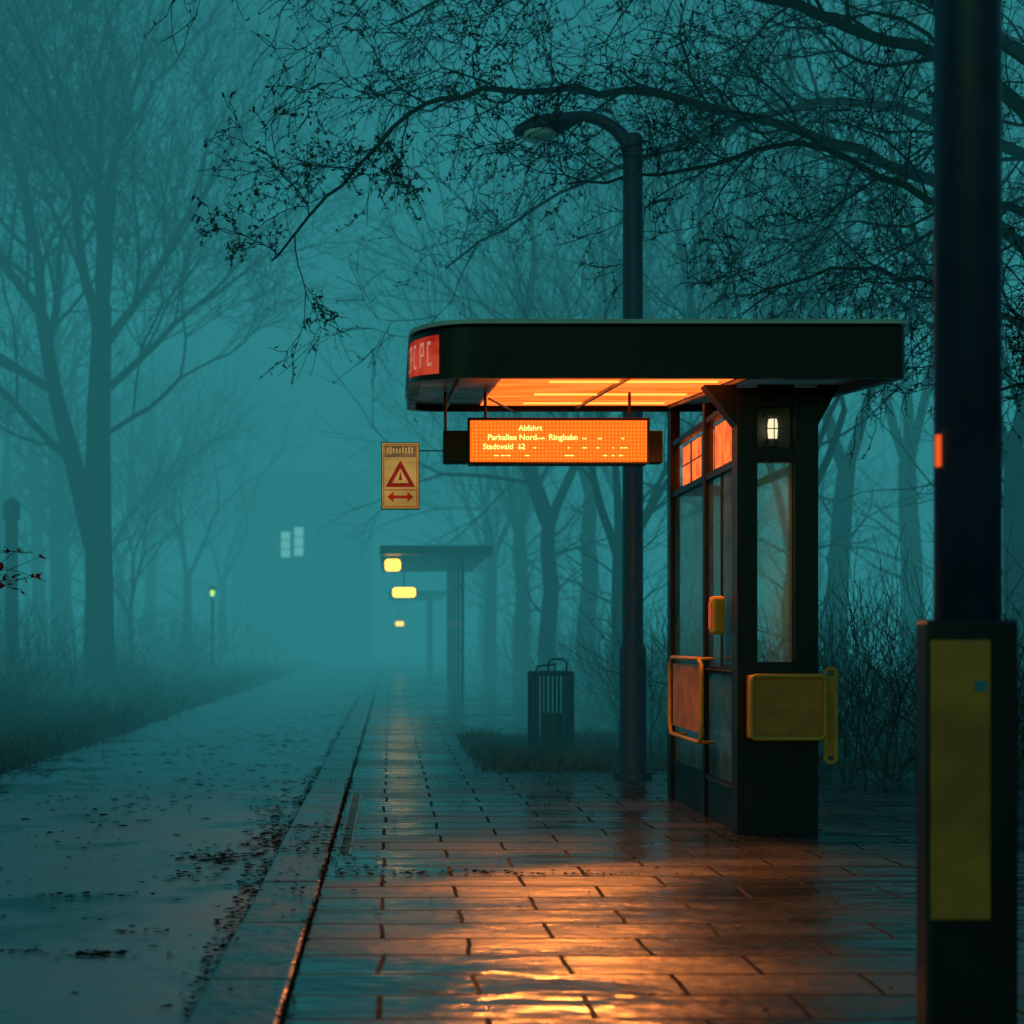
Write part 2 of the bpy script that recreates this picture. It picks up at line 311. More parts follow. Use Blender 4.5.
# ------------------------------------------------------------ trees
def rv(rng): return Vector((rng.gauss(0,1),rng.gauss(0,1),rng.gauss(0,1)))
def grow(b,p,d,length,r,lev,maxlev,rng,up=.12,wob=.16,ang=(22,42),fork=2,side=(1,3),shrink=(.68,.86),rmin=.006,leaf=None,droop=0):
    ns=5 if lev<2 else (4 if lev<4 else 3)
    pts=[Vector(p)];rad=[r];d=Vector(d).normalized(); dirs=[d.copy()]
    rend=max(rmin*.7,r*(.62 if lev<maxlev else .4))
    for i in range(ns):
        d=(d+rv(rng)*wob*.6+Vector((0,0,up-droop*(lev>2)))).normalized()
        pts.append(pts[-1]+d*length/ns); rad.append(r+(rend-r)*(i+1)/ns); dirs.append(d.copy())
    b.cur=0
    b.tube(pts,rad,8 if lev<1 else (6 if lev<2 else (4 if lev<4 else 3)),cap=False)
    if leaf and lev>=maxlev-1:
        b.cur=1
        for q in pts[1:]:
            for _ in range(2):
                if rng.random()<leaf[1]:
                    c=q+rv(rng)*.016; s=leaf[0]*rng.uniform(.5,1.3); u=rv(rng).normalized()*s; v=rv(rng).normalized()*s*.5
                    b.add([c-u,c+v,c+u,c-v],[(0,1,2,3)])
        b.cur=0
    if lev>=maxlev: return
    def child(q,d0,f,sc):
        a=math.radians(rng.uniform(*ang))*sc
        ax=d0.cross(rv(rng)).normalized()
        nd=Matrix.Rotation(a,3,ax)@d0
        grow(b,q,nd,length*rng.uniform(*shrink)*f,max(rmin,rad_at*.66),lev+1,maxlev,rng,up,wob,ang,fork,side,shrink,rmin,leaf,droop)
    for _ in range(fork):
        rad_at=rend*1.15; child(pts[-1],dirs[-1],1,.8)
    for _ in range(rng.randint(*side)):
        k=rng.randint(1,ns-1); rad_at=rad[k]*.75; child(pts[k],dirs[k],.85,1.35)
def bare_tree(seed,H=16,tr=.32,maxlev=6,fork=2,side=(1,3)):
    rng=random.Random(seed); b=MB()
    base=H*.30
    pts=[Vector((0,0,-.3)),Vector((0,0,.2)),Vector((.06,0,base*.3)),Vector((rng.uniform(-.15,.15),0,base*.6)),Vector((rng.uniform(-.2,.2),.05,base*.8)),Vector((rng.uniform(-.2,.2),.05,base))]
    b.tube(pts,[tr*1.6,tr*1.15,tr*.98,tr*.9,tr*.82,tr*.72],10,cap=False)
    for _ in range(5):
        z0=rng.uniform(.35,.9)*base; a=rng.uniform(0,6.28)
        grow(b,(0,0,z0),(math.cos(a),math.sin(a),.35),rng.uniform(.8,1.5),.035,3,5,rng,up=.05,side=(1,2))
    n=rng.randint(3,4)
    for i in range(n):
        a=6.283*i/n+rng.uniform(-.5,.5); t=math.radians(rng.uniform(12,34))
        d=Vector((math.sin(t)*math.cos(a),math.sin(t)*math.sin(a),math.cos(t)))
        grow(b,pts[-1]-Vector((0,0,rng.uniform(0,.5))),d,H*.24,tr*rng.uniform(.40,.62),1,maxlev,rng,up=.07,fork=fork,side=side)
    return b
def place_tree(me,name,x,y,s,rot):
    o=bpy.data.objects.new(name,me); scene.collection.objects.link(o); o.location=(x,y,-.05); o.scale=(s,s,s); o.rotation_euler=(0,0,rot); return o
rng=random.Random(11); b=MB()
b.tube([(0,0,-.3),(0,0,.3),(.02,0,2),(-.02,0,4),(0,0,6),(.08,0,8.2)],[.50,.34,.30,.28,.25,.2],12,cap=False)
b.tube([(-.1,0,3.2),(-.55,.1,4.9),(-.95,.1,6.4),(-1.2,0,8.0)],[.24,.19,.16,.14],10,cap=False)
for p,d,l,r in (((.08,0,8.2),(.25,0,1),3.4,.15),((.08,0,8.2),(-.3,.2,1),3.2,.14),((.04,0,7.2),(.65,-.2,.9),3.0,.11),((0,0,6.3),(.8,.3,.7),2.8,.09),((0,0,7.6),(-.1,-.5,1),3.0,.12),
                ((-1.2,0,8),(-.15,0,1),3.2,.12),((-1.2,0,8),(-.7,.2,.9),3.0,.11),((-.95,.1,6.4),(-.9,-.2,.7),3.0,.1),((-.55,.1,4.9),(-1,.1,.55),2.8,.09),((0,0,5.4),(.9,-.1,.45),2.2,.06),((-1.1,0,7.2),(.2,.3,1),2.8,.09)):
    grow(b,p,d,l,r,1,6,rng,up=.08,fork=2,side=(1,3))
bt=b.obj('bare_tree',m_bark,smooth=True); bt.location=(-6.15,30,0)
meshes=[]
for sd in (3,5,9,14):
    o=bare_tree(sd,H=15,tr=.22,maxlev=5).obj('bare_tree',m_bark,smooth=True); meshes.append(o.data); bpy.data.objects.remove(o)
spots=[(-13,34,1.0),(-9.0,43,.75),(-7.4,52,.8),(-11,58,1.0),(-8.0,68,.9),(-6.9,38,.45),(-10.5,29,.6),
       (3.0,27,.8),(4.3,31,.95),(3.4,36,.9),(5.6,24,.9),(4.0,44,1),(6.8,30,1),(3.6,52,1),(8.2,26,1),(8.6,19.5,.85),(5.6,19.8,.6),(4.2,64,1),(11,30,1.1),(6.3,38,1.1),(2.9,41,.8),(3.6,22.5,.6)]
for i,(x,y,s) in enumerate(spots):
    place_tree(meshes[i%4],'bare_tree',x,y,s,R.uniform(0,6.28))
b=MB(); rng=random.Random(21)
for i in range(60):
    side_=-1 if i%2 else 1
    y=rng.uniform(45,100); x=side_*rng.uniform(9,34)+ (0 if side_<0 else -3)
    h=rng.uniform(10,16); b.tube([(x,y,-.3),(x+rng.uniform(-.3,.3),y,h*.5),(x+rng.uniform(-.6,.6),y,h)],[.3,.2,.05],5,cap=False)
    for k in range(26):
        z0=rng.uniform(h*.25,h*.95); a=rng.uniform(0,6.28); l=rng.uniform(1,4)
        p=Vector((x,y,z0)); q=p+Vector((math.cos(a)*l*.6,math.sin(a)*l*.6,l*.7)); b.tube([p,q],[.07,.02],3,cap=False)
        for j in range(4):
            t=p.lerp(q,rng.uniform(.3,1)); e=t+rv(rng)*.7+Vector((0,0,.6)); b.tube([t,e],[.03,.01],3,cap=False)
b.obj('distant_trees',m_bark)

# overhanging tree right of the shelter
rng=random.Random(5); b=MB()
b.tube([(7.6,13.6,-.3),(7.5,13.6,.4),(7.45,13.6,2),(7.3,13.5,3.6),(7.4,13.4,5.2),(7.7,13.4,7.5),(7.6,13.3,9.5)],[.42,.33,.29,.26,.2,.15,.08],10,cap=False)
def limb(pts,r0,r1,n_side,llen,lev,maxlev=5,droop=.04,updir=0.2,leaf=(.022,.45),skip=.12,minr=.0046):
    P=[Vector(p) for p in pts]
    S=[]
    for i in range(len(P)-1):
        p0=P[max(i-1,0)];p1=P[i];p2=P[i+1];p3=P[min(i+2,len(P)-1)]
        for k in range(5):
            t=k/5; S.append(0.5*((2*p1)+(p2-p0)*t+(2*p0-5*p1+4*p2-p3)*t*t+(3*p1-p0-3*p2+p3)*t*t*t)+rv(rng)*.02)
    S.append(P[-1]); n=len(S)
    rad=[r0+(r1-r0)*(i/(n-1))**.7 for i in range(n)]
    b.cur=0; b.tube(S,rad,7,cap=False)
    for i in range(n_side):
        t=skip+(1-skip)*(i+rng.random())/n_side; k=min(n-2,int(t*(n-1)))
        d0=(S[k+1]-S[k]).normalized(); sgn=1 if rng.random()<.5 else -1
        d=(d0*rng.uniform(.4,1.2)+Vector((rng.gauss(0,.25),rng.gauss(0,.55),sgn*rng.uniform(.2,.9)+updir))).normalized()
        grow(b,S[k],d,llen*rng.uniform(.6,1.3)*(1.1-.4*t),max(.007,rad[k]*.45),lev,maxlev,rng,up=.0,wob=.34,ang=(22,60),fork=2,side=(1,2),shrink=(.6,.9),rmin=minr,leaf=leaf,droop=droop)
limb([(7.4,13.5,4.2),(5.8,13,6.0),(4.9,12.8,6.4),(3.6,12.6,6.75),(2.1,12.5,7.1),(.6,12.3,7.2),(-.4,12.2,7.0)],.09,.014,20,1.0,2)
limb([(7.35,13.5,3.6),(5.4,13.4,5.3),(3.8,13.3,5.9),(2.4,13,6.12),(1.2,12.8,6.08),(.3,12.5,5.85),(-.4,12.3,5.1),(-1.0,12,4.35)],.07,.009,24,.68,2,leaf=(.028,.6))
limb([(7.3,13.5,3.4),(6.0,12.8,4.8),(4.7,12.4,5.0),(3.5,12.2,5.4),(2.5,12,5.1),(1.5,12,5.0)],.06,.009,19,.85,2)
limb([(7.3,13.4,3.2),(6.0,13,3.9),(5.0,12.6,4.2),(4.1,12.4,4.4),(3.1,12.3,4.1)],.055,.009,16,.75,2)
limb([(7.4,13.4,5.2),(6,13.6,6.8),(4.5,13.8,7.6),(3,14,7.9),(1.2,14,7.7),(0,14,7.2)],.09,.012,20,1.0,2)
limb([(7.4,13.4,5.0),(6.2,14.5,6.2),(4.8,15.2,6.9),(3.4,15.4,6.6),(1.8,15.5,6.0),(.6,15.5,5.2)],.08,.010,20,1.0,2)
limb([(7.3,13.4,3.0),(6.2,12.2,3.3),(5.4,11.6,3.3),(4.6,11.3,3.0)],.045,.008,11,.6,2)
for p,d in (((7.7,13.4,7.5),(-.6,0,1)),((7.5,13.4,6),(.8,0,.8)),((7.6,13.3,9.5),(-.2,.2,1)),((7.6,13.4,6.8),(.3,-.8,.8)),((7.4,13.4,5.0),(-.6,-.2,.6))):
    grow(b,p,d,2.2,.07,2,5,rng,leaf=(.02,.3))
b.obj('overhanging_tree',[m_bark,m_leaf],smooth=False)

def shrub(seed,H,W,n,thick=.007,leaf=None):
    rng=random.Random(seed); b=MB()
    for i in range(n):
        p=Vector((rng.gauss(0,W*.35),rng.gauss(0,W*.35),-.1)); d=Vector((rng.gauss(0,.35),rng.gauss(0,.35),1))
        grow(b,p,d,H*rng.uniform(.25,.45),thick*1.5,3,5,rng,up=.03,wob=.24,ang=(15,45),fork=2,side=(1,2),shrink=(.65,.95),rmin=thick*.45,leaf=leaf,droop=.02)
    return b
sm=[]
for sd,H,W,n in ((1,2.0,1.2,36),(2,1.7,1.6,38),(4,2.4,1.4,36)):
    o=shrub(sd,H,W,n).obj('bare_shrub',m_shrub); sm.append(o.data); bpy.data.objects.remove(o)
sh=[(3.9,11.8,.95),(4.5,12.8,1.1),(5.3,11.4,1),(4.0,13.8,.9),(5.6,13.6,1.2),(5.0,10.3,.7),(3.6,18,1),(4.8,17.5,1.2),(6.2,16.5,1.2),(3.7,23,1.1),(5.0,22,1.2),(4,29,1.2),(6.7,10.9,1.1),(4.6,15.4,1.25),(3.5,15.8,.9),
    (-5.8,22,.8),(-6.6,25,1.1),(-8,27,1.2),(-9.2,24,1.1),(-6.0,31,1.0),(-7.6,35,1.3),(-5.8,39,1.1),(-10.5,31,1.5),(-6.4,47,1.4),(-8.6,50,1.6),(-5.6,56,1.4),(-12,40,1.6),(4.5,38,1.5),(3.9,48,1.5),(-5.2,18,.5),(-4.9,26,.6)]
for i,(x,y,s) in enumerate(sh):
    o=bpy.data.objects.new('bare_shrub',sm[i%3]); scene.collection.objects.link(o); dd=max(0,-3.5-x,x-5); o.location=(x,y,-.08+min(dd,4)*.06); o.scale=(s,s,s*R.uniform(.85,1.1)); o.rotation_euler=(0,0,R.uniform(0,6.28))
rng=random.Random(8); b=MB()
b.tube([(0,0,-.1),(.03,0,.8),(0,.02,1.6),(-.05,0,2.3)],[.03,.025,.018,.008],6,cap=False)
for z,l in ((1.50,.42),(1.60,.40),(1.55,.34)):
    grow(b,(0,0,z),(1,rng.uniform(-.2,.2),.02),l,.008,3,5,rng,up=-.02,leaf=(.035,.5),rmin=.003)
for z,l in ((1.65,.5),(1.75,.5),(2.0,.4),(1.3,.4),(2.2,.3)):
    grow(b,(0,0,z),(-1,rng.uniform(-.3,.3),.3),l,.008,3,5,rng,up=0,leaf=(.035,.5),rmin=.003)
o=b.obj('red_leaved_sapling',[m_bark,m_red]); o.location=(-3.62,10.7,.1)

# ------------------------------------------------------------ bus shelter
S=empty('bus_shelter',(2.3,9.4,0))
def ch(o):
    o.parent=S; o.matrix_parent_inverse=Matrix.Translation((-2.3,-9.4,0)); return o
def roof_outline(inset=0):
    x0,x1,y0,y1=0.12+inset,2.90-inset,7.95+inset,10.6-inset
    pts=[]
    def arc(cx,cy,r,a0,a1,n=10):
        for i in range(n+1):
            a=math.radians(a0+(a1-a0)*i/n); pts.append((cx+r*math.cos(a),cy+r*math.sin(a)))
    r=.36-inset*.8; arc(x0+r,y0+r,r,180,270,16)
    r=.08; arc(x1-r,y0+r,r,270,360,5); arc(x1-.15,y1-.15,.15,0,90,5); arc(x0+.25,y1-.25,.25,90,180,6)
    return pts
def zb(y,off=0): return 2.615+(y-7.95)/(2.65)*0.235+off
def ring(outs,m,name,closed_top=True,closed_bot=True):
    b=MB(); n=len(outs[0]); vs=[]
    for o_ in outs: vs+=o_
    fs=[]
    for j in range(len(outs)-1):
        for i in range(n):
            a=j*n+i;c=j*n+(i+1)%n; fs.append((a,c,c+n,a+n))
    if closed_bot: fs.append(tuple(reversed(range(n))))
    if closed_top: fs.append(tuple((len(outs)-1)*n+i for i in range(n)))
    b.add(vs,fs); return ch(b.obj(name,m))
o0=roof_outline(0); oi=roof_outline(.06); o2=roof_outline(.015)
ring([[(x,y,zb(y,.05)) for x,y in oi],[(x,y,zb(y)) for x,y in oi],[(x,y,zb(y)) for x,y in o0],[(x,y,2.90) for x,y in o0],[(x,y,2.915) for x,y in o2]],m_black,'roof_fascia',closed_top=True,closed_bot=False)
ring([[(x,y,2.918) for x,y in roof_outline(-.012)],[(x,y,2.942) for x,y in roof_outline(-.012)],[(x,y,2.965) for x,y in roof_outline(.10)]],m_rooftop,'roof_top')
b=MB(); n=len(oi); b.add([(x,y,zb(y,.045)) for x,y in oi],[tuple(reversed(range(n)))]); ch(b.obj('soffit',m_under))
def slope_panel(name,x0,x1,y0,y1,off,m,t=.008):
    b=MB(); vs=[]
    for o_ in (off-t,off):
        vs+=[(x0,y0,zb(y0,o_)),(x1,y0,zb(y0,o_)),(x1,y1,zb(y1,o_)),(x0,y1,zb(y1,o_))]
    b.add(vs,[(0,3,2,1),(4,5,6,7),(0,1,5,4),(1,2,6,5),(2,3,7,6),(3,0,4,7)]); return ch(b.obj(name,m))
for i,(ya,yb_) in enumerate(((8.12,8.95),(9.02,9.7),(9.77,10.4))): slope_panel('light_diffuser_%d'%i,0.66,2.02,ya,yb_,.040,m_diff)
for i,(yy) in enumerate((8.45,9.35,10.1)): slope_panel('lamp_tube_%d'%i,0.95,1.95,yy,yy+.05,.034,m_tubel,.012)
for i,xx in enumerate((.40,1.36,2.04)): slope_panel('soffit_rib_%d'%i,xx,xx+.02,8.05,10.5,.032,m_under,.02)
b=MB(); b.tube([(.9,10.2,2.78),(0.62,8.9,2.66)],.008,6); ch(b.obj('tie_rod',m_dark))
b=MB(); vs=[];fs=[]; cx,cy,r=.48,8.31,.366; K=14
for i in range(K+1):
    a=math.radians(172+ (236-172)*i/K); x,y=cx+r*math.cos(a),cy+r*math.sin(a)
    vs+=[(x,y,zb(y,.03)),(x,y,2.87)]
for i in range(K): fs.append((2*i,2*i+2,2*i+3,2*i+1))
b.add(vs,fs); ch(b.obj('corner_sign',m_redsign))
b=MB(); rr=.371
def arcpatch(a0,a1,z0,z1):
    vs=[]
    for a in (a0,a1):
        a=math.radians(a); x,y=cx+rr*math.cos(a),cy+rr*math.sin(a); vs+=[(x,y,z0),(x,y,z1)]
    b.add(vs,[(0,2,3,1)])
for col in (182,192,202,213,223):
    arcpatch(col,col+1.6,2.70,2.84); arcpatch(col+1.6,col+4.5,2.82,2.84)
    if col in (192,213): arcpatch(col+4.5,col+6,2.76,2.84); arcpatch(col+1.6,col+4.5,2.76,2.775)
    else: arcpatch(col+1.6,col+5.5,2.70,2.718)
ch(b.obj('corner_sign_letters',m_white))
b=MB()
Y0,Y1=8.40,8.54
b.box(2.05,2.17,Y0,Y1,0,2.64); b.box(2.39,2.53,Y0,Y1,0,2.64)
b.box(2.17,2.39,Y0+.003,Y1-.003,0,1.02); b.box(2.17,2.39,Y0+.003,Y1-.003,2.21,2.28); b.box(2.17,2.39,Y0+.003,Y1-.003,2.54,2.66)
ch(b.obj('near_end_frame',m_black,bevel=.004))
b=MB()
for (xa,xb_,) in ((2.05,1.86),(2.53,2.66)):
    b.add([(xa,Y0+.01,2.42),(xa,Y0+.01,2.66),(xb_,Y0+.01,2.66),(xa,Y1-.01,2.42),(xa,Y1-.01,2.66),(xb_,Y1-.01,2.66)],[(0,1,2),(3,5,4),(0,2,5,3),(1,4,5,2),(0,3,4,1)])
ch(b.obj('gussets',m_black))
b=MB(); b.ypane(8.464,2.168,2.392,1.018,2.212); ch(b.obj('near_end_glass',m_glass))
b=MB(); b.box(2.17,2.175,8.44,8.455,1.02,2.21); b.box(2.385,2.39,8.44,8.455,1.02,2.21); ch(b.obj('glass_bead',m_niche if False else m_dark))
m_niche=mat('niche_grey',(.10,.11,.10),(.06,.07,.065),rough=.5,bump=0)
b=MB(); b.box(2.168,2.392,8.50,8.51,2.279,2.541); ch(b.obj('lamp_niche',m_niche))
b=MB(); b.tube([(2.27,8.46,2.30),(2.27,8.46,2.36)],.03,10); b.box(2.22,2.32,8.44,8.48,2.475,2.495); b.box(2.22,2.32,8.44,8.48,2.295,2.31); ch(b.obj('lamp_holder',m_niche))
b=MB(); b.tube([(2.27,8.44,2.345),(2.27,8.44,2.39),(2.27,8.44,2.43),(2.27,8.44,2.46)],[.026,.03,.03,.024],12); ch(b.obj('lamp_bulb',m_bulb,smooth=True))
b=MB()
for xx in (2.225,2.27,2.315): b.tube([(xx,8.405,2.295),(xx,8.405,2.495)],.003,6)
b.tube([(2.22,8.403,2.40),(2.32,8.403,2.40)],.003,6)
ch(b.obj('lamp_guard',m_dark))
b=MB(); Y2,Y3=10.40,10.52
b.box(2.05,2.12,Y2,Y3,0,2.84); b.box(2.46,2.53,Y2,Y3,0,2.84); b.box(2.12,2.46,Y2+.003,Y3-.003,0,.3); b.box(2.12,2.46,Y2+.003,Y3-.003,2.21,2.28); b.box(2.12,2.46,Y2+.003,Y3-.003,.95,1.0)
ch(b.obj('far_end_frame',m_black,bevel=.003))
b=MB(); b.ypane(10.458,2.118,2.462,.998,2.212); ch(b.obj('far_end_glass',m_glass))
b=MB()
for z0,z1 in ((.24,.28),(.94,.98),(2.19,2.235),(2.56,2.60)): b.box(2.062,2.105,Y1,Y2,z0,z1)
b.box(2.055,2.115,9.30,9.36,.0,2.70)
b.box(2.07,2.10,Y1,Y2,0,.24)
b.box(2.075,2.095,8.92,8.94,.98,2.19)
for z0,z1 in ((.24,.28),(2.19,2.235),(.94,.98)): b.box(2.475,2.515,Y1,Y2,z0,z1)
ch(b.obj('side_wall_frame',m_black,bevel=.003))
b=MB()
b.xpane(2.085,Y1,8.92,.98,2.19); b.xpane(2.085,8.94,9.30,.98,2.19); b.xpane(2.085,9.36,Y2,.98,2.19)
ch(b.obj('side_glass',m_glass))
b=MB(); b.xpane(2.085,Y1,9.30,.28,.94); b.xpane(2.085,9.36,Y2,.28,.94); ch(b.obj('lower_panels',m_glassf))
b=MB(); b.xpane(2.085,Y1,9.30,2.235,2.56); b.xpane(2.085,9.36,Y2,2.235,2.56); ch(b.obj('transom_glass',m_clear))
b=MB(); b.box(2.058,2.061,Y1+.01,9.28,.255,.264); b.box(2.057,2.061,Y1+.01,9.28,.958,.967);ch(b.obj('rail_trim',m_niche))
b=MB(); b.box(2.12,2.14,8.75,9.28,2.27,2.54); b.box(2.12,2.14,9.40,10.3,2.27,2.54); ch(b.obj('header_lights',m_hdr))
b=MB(); b.box(2.141,2.17,8.7,10.35,2.25,2.56)
for yy in (9.62,9.98): b.box(2.112,2.119,yy,yy+.03,2.26,2.55)
b.box(2.113,2.119,9.40,10.3,2.40,2.41)
ch(b.obj('header_box',m_black))
b=MB()
for i in range(4): b.box(2.19+i*.065,2.24+i*.065,8.7,10.3,.45,.475)
for yy in (8.9,10.05): b.box(2.2,2.43,yy,yy+.04,.0,.448)
ch(b.obj('bench',m_dark))
b=MB(); b.box(2.10,2.54,8.30,8.397,.57,.945); ch(b.obj('yellow_end_box',m_olive,bevel=.012))
b=MB(); rp=[(x,8.29,z) for x,z in rrect(2.105,2.535,.575,.94,.03)]; b.tube(rp+[rp[0],rp[1]],.013,8,cap=False)
rp=[(x,8.36,z) for x,z in rrect(2.56,2.62,.43,.98,.025)]; b.tube(rp+[rp[0],rp[1]],.014,8,cap=False)
b.box(2.535,2.56,8.35,8.37,.88,.90); b.box(2.535,2.56,8.35,8.37,.6,.62)
rp=[(1.955,y,z) for y,z in rrect(8.93,9.95,.50,1.03,.09)]; b.tube(rp+[rp[0],rp[1]],.014,8,cap=False)
for yy,zz in ((9.05,1.03),(9.85,1.03),(9.05,.5),(9.85,.5)): b.tube([(1.955,yy,zz),(2.06,yy,zz)],.011,6)
ch(b.obj('yellow_rails',m_yel,smooth=True))
b=MB(); b.box(1.966,1.974,8.99,9.89,.56,.99); b.box(2.57,2.61,8.35,8.37,.47,.94); ch(b.obj('yellow_side_panel',m_olive))
b=MB(); b.box(1.975,2.06,8.72,8.83,1.185,1.42); ch(b.obj('yellow_handle_box',m_yel,bevel=.02))
b=MB(); b.box(1.972,1.976,8.735,8.815,1.22,1.38); ch(b.obj('handle_box_face',m_olive))
D=empty('departure_display',(1.08,9.25,1.6))
def chd(o): o.parent=D; o.matrix_parent_inverse=Matrix.Translation((-1.08,-9.25,-1.6)); return o
dx0,dx1,z0,z1=0.51,1.67,2.29,2.585
b=MB(); b.box(dx0,dx1,9.21,9.34,z0,z1); b.box(dx0-.165,dx0-.002,9.23,9.33,z0+.01,z1-.075); b.box(dx1+.002,dx1+.10,9.23,9.33,z0+.01,z1-.075)
b.box(dx0-.01,dx1+.01,9.195,9.212,z1-.012,z1+.004); b.box(dx0-.01,dx1+.01,9.195,9.212,z0-.004,z0+.012); b.box(dx0-.01,dx0+.006,9.195,9.212,z0+.012,z1-.012); b.box(dx1-.006,dx1+.01,9.195,9.212,z0+.012,z1-.012)
chd(b.obj('housing',m_black,bevel=.006))
for i,xx in enumerate((.36,.62,1.56)):
    b=MB(); b.tube([(xx,9.27,z1-.08 if i==0 else z1),(xx,9.27,2.77)],.010,8); chd(b.obj('hanger_%d'%i,m_dark))
b=MB(); b.box(dx0+.008,dx1-.008,9.204,9.209,z0+.014,z1-.014); chd(b.obj('led_panel',m_disp))
def text(s,x,y,z,size,m,parent,fn,align='LEFT',name='text'):
    c=bpy.data.curves.new(name,'FONT'); c.body=s; c.size=size; c.align_x=align; c.extrude=.0005
    c.offset=.0008
    o=bpy.data.objects.new(name,c); scene.collection.objects.link(o); o.data.materials.append(m)
    o.location=(x,y,z); o.rotation_euler=(math.pi/2,0,0); fn(o); return o
text('Abfahrt',.83,9.2,2.505,.05,m_text,D,chd,name='led_text_1')
text('Parkallee Nord  -  Ringbahn',.63,9.2,2.445,.052,m_text,D,chd,name='led_text_2')
text('Stadtwald  12',.60,9.2,2.385,.05,m_text,D,chd,name='led_text_3')
b=MB(); 
for _ in range(26):
    x=.62+R.random()*.9; z=R.choice((2.34,2.39,2.45)); b.box(x,x+R.uniform(.008,.03),9.2005,9.2035,z,z+.007)
chd(b.obj('led_marks',m_text))
# warning sign
W=empty('warning_sign',(.065,9.3,2.2))
def chw(o): o.parent=W; o.matrix_parent_inverse=Matrix.Translation((-.065,-9.3,-2.2)); return o
m_cream=emis('backlit_cream_sign',(0.50,0.30,0.075),.8,c2=(0.34,0.20,0.05),scale=9)  # weak glow added to the sign's colours to brighten its face
m_sred=emis('backlit_sign_red',(0.30,0.018,0.01),.8,c2=(.2,.012,.01))
x0,x1,z0,z1=-.052,.186,2.01,2.437
b=MB(); b.box(x0-.006,x1+.006,9.302,9.33,z0-.006,z1+.006); chw(b.obj('case',m_dark,bevel=.004))
b=MB(); b.box(x0,x1,9.299,9.3015,z0,z1); chw(b.obj('plate',m_cream))
b=MB()
def prism(pts,y): b.add([(x,y,z) for x,z in pts],[tuple(range(len(pts)))])
yy=9.2975
for (a,b_,c,d) in ((x0+.008,x1-.008,z0+.008,z0+.014),(x0+.008,x1-.008,z1-.014,z1-.008),(x0+.008,x0+.013,z0+.014,z1-.014),(x1-.013,x1-.008,z0+.014,z1-.014)):
    prism([(a,c),(b_,c),(b_,d),(a,d)],yy)
cx_=(x0+x1)/2; tz=2.15; hw=.098; th=.175
def tri(s): return [(cx_-hw*s,tz+th*.33*(1-s)),(cx_+hw*s,tz+th*.33*(1-s)),(cx_,tz+th*.33*(1-s)+th*s)]
T1=tri(1);T2=tri(.55)
for i in range(3):
    j=(i+1)%3; prism([T1[i],T1[j],T2[j],T2[i]],yy)
prism([(cx_-.012,tz+.045),(cx_+.012,tz+.045),(cx_,tz+.105)],yy)
zc=2.085; prism([(cx_-.085,zc),(cx_-.045,zc-.035),(cx_-.045,zc-.010),(cx_+.045,zc-.010),(cx_+.045,zc-.035),(cx_+.085,zc),(cx_+.045,zc+.035),(cx_+.045,zc+.010),(cx_-.045,zc+.010),(cx_-.045,zc+.035)],yy)
prism([(x0+.015,2.128),(x1-.015,2.128),(x1-.015,2.134),(x0+.015,2.134)],yy)
chw(b.obj('symbols',m_sred))
b=MB(); b.box(x0+.016,x1-.016,9.2978,9.2985,2.345,z1-.017); chw(b.obj('header',emis('backlit_header',(.10,.07,.03),.8,c2=(.2,.12,.05),scale=30)))  # header strip gets the same added glow as the plate
b=MB()
for i in range(9):
    xx=x0+.03+i*.02; b.box(xx,xx+.011,9.2965,9.2975,2.365+R.uniform(0,.01),2.40+R.uniform(0,.015))
chw(b.obj('header_marks',m_cream))
b=MB(); b.tube([(.35,9.32,2.39),(x1-.02,9.32,2.39)],.004,6); chw(b.obj('bracket',m_dark))

# ------------------------------------------------------------ street lamp behind shelter
LP=empty('street_lamp',(2.03,11.9,0))
def chl(o): o.parent=LP; o.matrix_parent_inverse=Matrix.Translation((-2.03,-11.9,0)); return o
b=MB(); b.tube([(2.03,11.9,0),(2.03,11.9,.05)],.16,20); b.tube([(2.03,11.9,.05),(2.03,11.9,1.08),(2.03,11.9,1.12),(2.03,11.9,5.36),(2.03,11.9,5.38)],[.112,.112,.088,.082,.06],20); chl(b.obj('post',m_navy,smooth=False))
b=MB(); arm=[(2.0,11.9,5.20),(1.97,11.9,5.33),(1.88,11.9,5.43),(1.76,11.9,5.50),(1.62,11.9,5.535),(1.45,11.9,5.52)]
b.tube(arm,[.06,.06,.055,.05,.045,.045],12); chl(b.obj('arm',m_navy,smooth=True))
b=MB(); K=14; vs=[];fs=[]
prof=[(0,.03,.03),(.06,.09,.06),(.16,.13,.10),(.30,.135,.105),(.42,.11,.085),(.50,.06,.05),(.53,.01,.01)]
for (t,wd,hh) in prof:
    for k in range(K):
        a=6.283*k/K; zz=math.sin(a); hz=hh*(zz if zz>0 else zz*.75)
        vs.append((1.56-t,11.9+math.cos(a)*wd,5.485-t*.16+hz))
for i in range(len(prof)-1):
    for k in range(K): fs.append((i*K+k,i*K+(k+1)%K,(i+1)*K+(k+1)%K,(i+1)*K+k))
fs.append(tuple(range(K))); fs.append(tuple((len(prof)-1)*K+k for k in range(K)))
b.add(vs,fs); chl(b.obj('head',m_navy,smooth=True))
b=MB(); b.tube([(1.25,11.9,5.385),(1.25,11.9,5.35),(1.25,11.9,5.335)],[.15,.14,.09],14); chl(b.obj('lens',mat('lamp_lens',(.6,.8,.8),(.55,.7,.7),rough=.2,bump=0),smooth=True))

